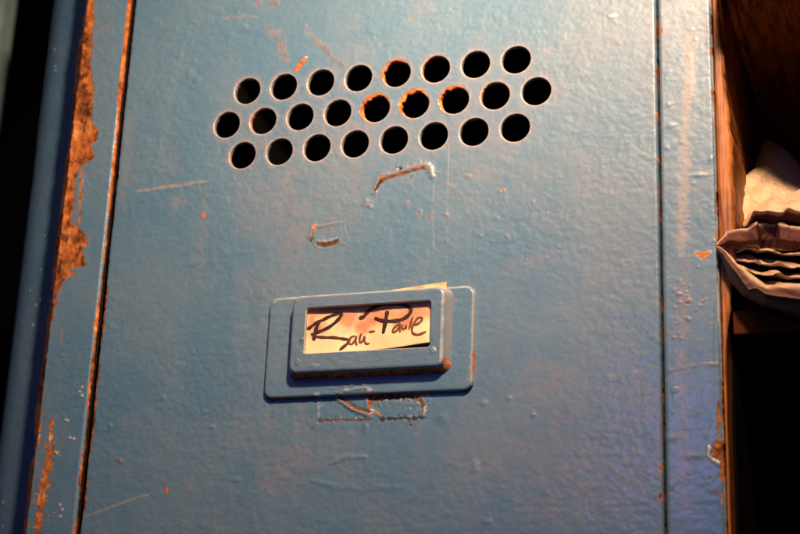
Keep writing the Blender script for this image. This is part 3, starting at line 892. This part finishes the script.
def rough_board():
    """sawn board, splintered and swollen at the height of the bag"""
    zs = np.r_[np.linspace(ZBOT, -.17, 14), np.arange(-.168, .07, .0006), np.linspace(.075, ZTOP, 6)]
    T = .0008 + .0006 * sstep(-.11, -.06, zs) + .0034 * sstep(.030, -.030, zs) * sstep(-.100, -.062, zs) + sstep(-.10, -.07, zs) * (.00035 * noise(zs, zs * .3, .006, 3) + .0002 * noise(zs, zs * .3, .0018, 4))
    rows = []
    us = [0, .25, .5, .75]
    ys = np.r_[np.linspace(.0004, .006, 10), np.linspace(.008, .06, 26), np.linspace(.07, .26, 10)]
    for z_, t in zip(zs, T):
        row = [(BX, .26), (BX, .004), (BX, .0022)]
        row += [(BX + t * u, .0017 + .0004 * u * u + .00012 * noise(np.array([u * 3.]), np.array([z_ / .004]), 1., 5)[0]) for u in us]
        row += [(BX + t, .0021 + q) for q in ys]
        rows.append([(a, b, z_) for a, b in row])
    V = np.array(rows); nr_, nc_ = V.shape[:2]
    am = np.clip((T - .0013) / .0014, .03, 1)[:, None]
    V[:, 7:, 0] += am * .00022 * fbm(V[:, 7:, 1] * .35, V[:, 7:, 2] * .12, .0007, 6, 3) + am * .0003 * noise(V[:, 7:, 1] * .5, V[:, 7:, 2] * .1, .003, 8)
    q, _ = grid_faces(nc_, nr_)
    return mesh_np('side_board', V.reshape(-1, 3), [q], None, M_WOOD, cab, smooth=True)


rough_board()
boxes('shade_ledge', [(.1268, .2400, -.042, .26, ZC, ZC + .012), (BX + .0022, .1266, .001, .26, ZC, ZC + .012)], M_WOOD, cab)  # unseen ledge added to shade the bag and the side board
boxes('side_board', [(.2404, .2520, -.0, .26, ZBOT, ZTOP)], M_SHADEBLACK, cab)  # outer board blackened in place of shade
boxes('back_board', [(BX + .0026, .2400, .255, .260, ZBOT, ZTOP)], M_SHADEBLACK, cab)
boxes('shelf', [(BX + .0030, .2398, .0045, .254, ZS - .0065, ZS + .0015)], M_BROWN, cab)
boxes('shade_sheet', [(BX + .0022, BX + .0030, .0036, .25, ZBOT, ZS - .0165)], M_SHADEBLACK, cab, 0)  # added black sheet stands for the shade below the shelf
for o in list(cab.children): under(o, cab)

# crumpled paper bag on the shelf


def loft(lines, n=64, sub=10, crumple=.0006, seed=3):
    """lines: list of 3D polylines; ribbons between successive lines, with crumple"""
    Ls = []
    for pts in lines:
        c = np.array(pts)
        L = np.r_[0, np.cumsum(np.linalg.norm(np.diff(c, axis=0), axis=1))]; t = np.linspace(0, L[-1], n)
        Ls.append(np.stack([np.interp(t, L, c[:, k]) for k in range(3)], 1))
    rows = []
    for k in range(len(Ls) - 1):
        for t in np.linspace(0, 1, sub, endpoint=False):
            rows.append(Ls[k] * (1 - t) + Ls[k + 1] * t)
    rows.append(Ls[-1]); G = np.array(rows)
    fl = G.reshape(-1, 3)
    # crumple: sharp straight creases of limited length plus fine wrinkles
    R = np.random.RandomState(seed); fl = fl.copy()
    lo, hi = fl.min(0), fl.max(0); dsp = np.zeros(len(fl)); u = fl[:, 0] + .5 * fl[:, 1]; v = fl[:, 2] + .4 * fl[:, 1]
    for _ in range(46):
        c = R.uniform(lo, hi); a = R.uniform(0, math.pi); L = R.uniform(.004, .012); wd = R.uniform(.0012, .0035)
        du, dv = u - c[0], v - c[2]
        al = du * math.cos(a) + dv * math.sin(a); ac = -du * math.sin(a) + dv * math.cos(a)
        dsp += R.choice((-1, 1)) * crumple * np.clip(1 - np.abs(ac) / wd, 0, 1) * np.clip(1.4 - np.abs(al) / L, 0, 1)
    dsp += .22 * crumple * (1 - 2 * np.abs(noise(u, v, .0030, seed + 2)))
    fl[:, 1] -= dsp; fl[:, 2] += dsp * .4
    return fl, len(rows), n


def pl(L, off=0.0): return [at(a, b, yy + off) for a, b, yy in L]


BAG1 = [
    pl([(741, 224, .034), (750, 211, .034), (762, 203, .032), (773, 197, .030), (785, 198, .032), (800, 190, .034), (830, 178, .036)]),
    pl([(745, 226, .016), (752, 217, .014), (770, 207, .012), (785, 207, .013), (800, 205, .014), (830, 200, .015)]),
    pl([(747, 226, .008), (754, 212, .003), (766, 210.5, .002), (782, 211, .001), (800, 212, .002), (830, 214, .002)]),
    pl([(748, 227, .010), (756, 220, .008), (768, 219, .007), (785, 222, .006), (800, 223, .006), (830, 226, .006)]),
    pl([(719, 244, .004), (728, 238, .012), (750, 229, .012), (768, 225, .014), (785, 226, .014), (800, 227, .014), (830, 230, .014)]),
    pl([(716, 245.5, -.0035), (727, 234.5, .001), (738, 231, -.001), (756, 226, -.005), (759, 224, .006), (778, 223, .008), (781, 226, .001), (800, 228, .003), (830, 232, .003)]),
    pl([(716.5, 246.5, -.0035), (727, 241, -.001), (742, 239, -.004), (757, 239, -.006), (761, 239, .009), (777, 240, .010), (781, 240, .000), (800, 241, .002), (830, 243, .002)]),
    pl([(717, 247, -.003), (727, 246.5, .003), (740, 247, .002), (758, 249, .000), (762, 249, .012), (777, 250, .012), (781, 250, .004), (800, 250, .006), (830, 250, .006)]),
    pl([(717.5, 247.5, .002), (729, 249, .022), (745, 250, .024), (760, 252, .024), (780, 253, .024), (800, 253, .024), (830, 253, .024)]),
    pl([(718, 248, .001), (733, 250, .003), (748, 250.5, .001), (757, 252, .002), (772, 252, .000), (780, 254, .004), (800, 254.5, .001), (830, 256, .002)]),
    pl([(718.5, 248.5, .002), (734, 254, .016), (748, 256, .019), (762, 257, .018), (780, 259, .020), (800, 259, .019), (830, 260, .019)]),
    pl([(719, 248.5, .001), (735, 257, .002), (748, 261, .000), (757, 261.5, -.001), (766, 264, .002), (780, 263.5, -.001), (800, 266, .001), (830, 267, .001)]),
    pl([(719, 249, .002), (737, 262, .016), (748, 266, .019), (762, 268, .020), (780, 268, .018), (800, 270, .020), (830, 270, .020)]),
    pl([(719, 249, .001), (738, 264, .002), (750, 270.5, -.001), (763, 275, .001), (772, 273.5, -.002), (784, 276, .001), (800, 275.5, -.001), (830, 277, .000)]),
    pl([(719, 249.5, .002), (737, 265, .018), (749, 273, .020), (764, 281, .022), (780, 281, .022), (800, 280, .022), (830, 279, .022)]),
    pl([(717.5, 247.5, -.0042), (727, 254, -.003), (737, 265, -.004), (750, 277, -.006), (766, 287.5, -.008), (784, 287, -.007), (800, 286, -.007), (830, 284, -.007)]),
    pl([(717, 248.5, -.0042), (725, 258, -.004), (734, 271, -.006), (748, 285, -.009), (766, 294, -.011), (784, 297, -.011), (800, 299, -.011), (830, 300, -.011)]),
    pl([(717.5, 250, -.0035), (724, 263, -.002), (730, 282, .001), (744, 296, .000), (764, 305, -.002), (784, 311, -.003), (800, 316, -.003), (830, 322, -.003)]),
    pl([(719, 251, .000), (726, 266, .006), (732, 286, .012), (745, 299, .013), (764, 309, .013), (784, 315, .013), (800, 320, .013), (830, 327, .013)]),
    pl([(722, 254, .014), (730, 272, .022), (736, 292, .026), (748, 304, .028), (764, 314, .03), (784, 319, .03), (800, 323, .03), (830, 328, .03)])]
BAG2 = [
    pl([(727, 216, .026), (738, 221, .024), (750, 222, .026), (765, 215, .030), (785, 214, .034), (815, 212, .038)]),
    pl([(726.5, 213, .025), (737, 215, .030), (750, 214, .032), (765, 206, .036), (785, 200, .040), (815, 196, .044)]),
    pl([(731, 199, .030), (742, 198, .036), (756, 196, .038), (770, 192, .040), (790, 194, .044), (815, 196, .050)]),
    pl([(736, 187, .036), (747, 180, .040), (760, 178, .042), (772, 180, .046), (792, 190, .050), (815, 196, .056)]),
    pl([(743, 178, .044), (750, 172, .045), (757, 167.5, .046), (768, 167, .050), (785, 180, .056), (815, 194, .060)]),
    pl([(748, 174, .056), (754, 169, .058), (760, 166.5, .060), (770, 166, .062), (788, 180, .066), (815, 194, .070)])]
BAG3 = [
    pl([(752, 180, .062), (760, 172, .060), (775, 182, .064), (800, 200, .070)]),
    pl([(757, 160, .072), (766, 150, .070), (782, 165, .072), (805, 188, .078)]),
    pl([(762, 145, .080), (768, 139, .080), (785, 150, .082), (810, 178, .088)]),
    pl([(764, 146, .092), (772, 141, .092), (790, 152, .094), (812, 178, .096)])]
Vs = []; Fs = []; Pr = []; off = 0
for L, cr, sd, sb in ((BAG1, .0010, 3, 18), (BAG2, .0008, 8, 24), (BAG3, .0008, 13, 16)):
    fl, r_, c_ = loft(L, 200, sb, cr, sd)
    # outside printed reddish brown, inside plain; light on the fold crests is painted in
    rowv = np.arange(r_) / sb
    if L is BAG1:
        pv = sstep(2.05, 2.35, rowv)
        for c_r, k_r, w_r in ((5, .85, .14), (7, .7, .10), (9, .9, .16), (11, .9, .16), (13, .9, .18), (15, .92, .30), (16.6, .45, .5)):
            pv = pv * (1 - k_r * np.exp(-((rowv - c_r) / w_r) ** 2))
    else: pv = np.zeros(r_)
    Pr.append(np.repeat(pv, c_))
    q, _ = grid_faces(c_, r_); Vs.append(fl); Fs.append(q + off); off += len(fl)
bag = mesh_np('paper_bag', np.concatenate(Vs), Fs, {'print': np.concatenate(Pr)}, M_BAG, None, smooth=True)
for p_ in bag.data.polygons: p_.use_smooth = False
so = bag.modifiers.new('thickness', 'SOLIDIFY'); so.thickness = .0003
tag(bag, 'crumpled brown paper bag stuffed on the shelf of the wooden compartment', 'paper bag')

# ---------------------------------------------------------------- light
w = bpy.data.worlds.new('World'); SC.world = w; w.use_nodes = True
w.node_tree.nodes['Background'].inputs[0].default_value = (.25, .40, .80, 1)
w.node_tree.nodes['Background'].inputs[1].default_value = .010


def lamp(name, loc, target, energy, col, size, shape='DISK'):
    l = bpy.data.lights.new(name, 'AREA'); l.shape = shape; l.size = size; l.energy = energy; l.color = col
    o = bpy.data.objects.new(name, l); COL.objects.link(o); o.location = loc
    o.rotation_euler = (Vector(target) - Vector(loc)).to_track_quat('-Z', 'Y').to_euler()
    return o


key = lamp('warm_lamp', (.160, -.285, .205), (.015, 0, .035), 1.03, (1, .665, .43), .035)
key.data.spread = math.radians(74)
lamp('sheen_fill', (.08, -.80, .52), (.10, 0, .03), 1.0, (1, .76, .58), .36)  # added light for the sheen at upper right, no known source
lamp('cool_room_light', (.012, -.74, .026), (.05, 0, -.10), .52, (.22, .24, 1), .07)

# ---------------------------------------------------------------- camera
cd = bpy.data.cameras.new('camera'); cam = bpy.data.objects.new('camera', cd); COL.objects.link(cam)
cd.sensor_width = 36; cd.lens = FPX / 800 * 36; cd.clip_start = .01; cd.clip_end = 20
m = Matrix.Identity(4)
for i in range(3):
    m[i][0] = AX[0][i]; m[i][1] = -AX[1][i]; m[i][2] = -AX[2][i]; m[i][3] = CAM[i]
cam.matrix_world = m
cd.dof.use_dof = True
cd.dof.focus_distance = float((np.array([0, -.004, -.085]) - CAM) @ AX[2])
cd.dof.aperture_fstop = 16
SC.camera = cam

SC.view_settings.view_transform = 'Standard'; SC.view_settings.look = 'None'
SC.view_settings.exposure = 0; SC.view_settings.gamma = 1
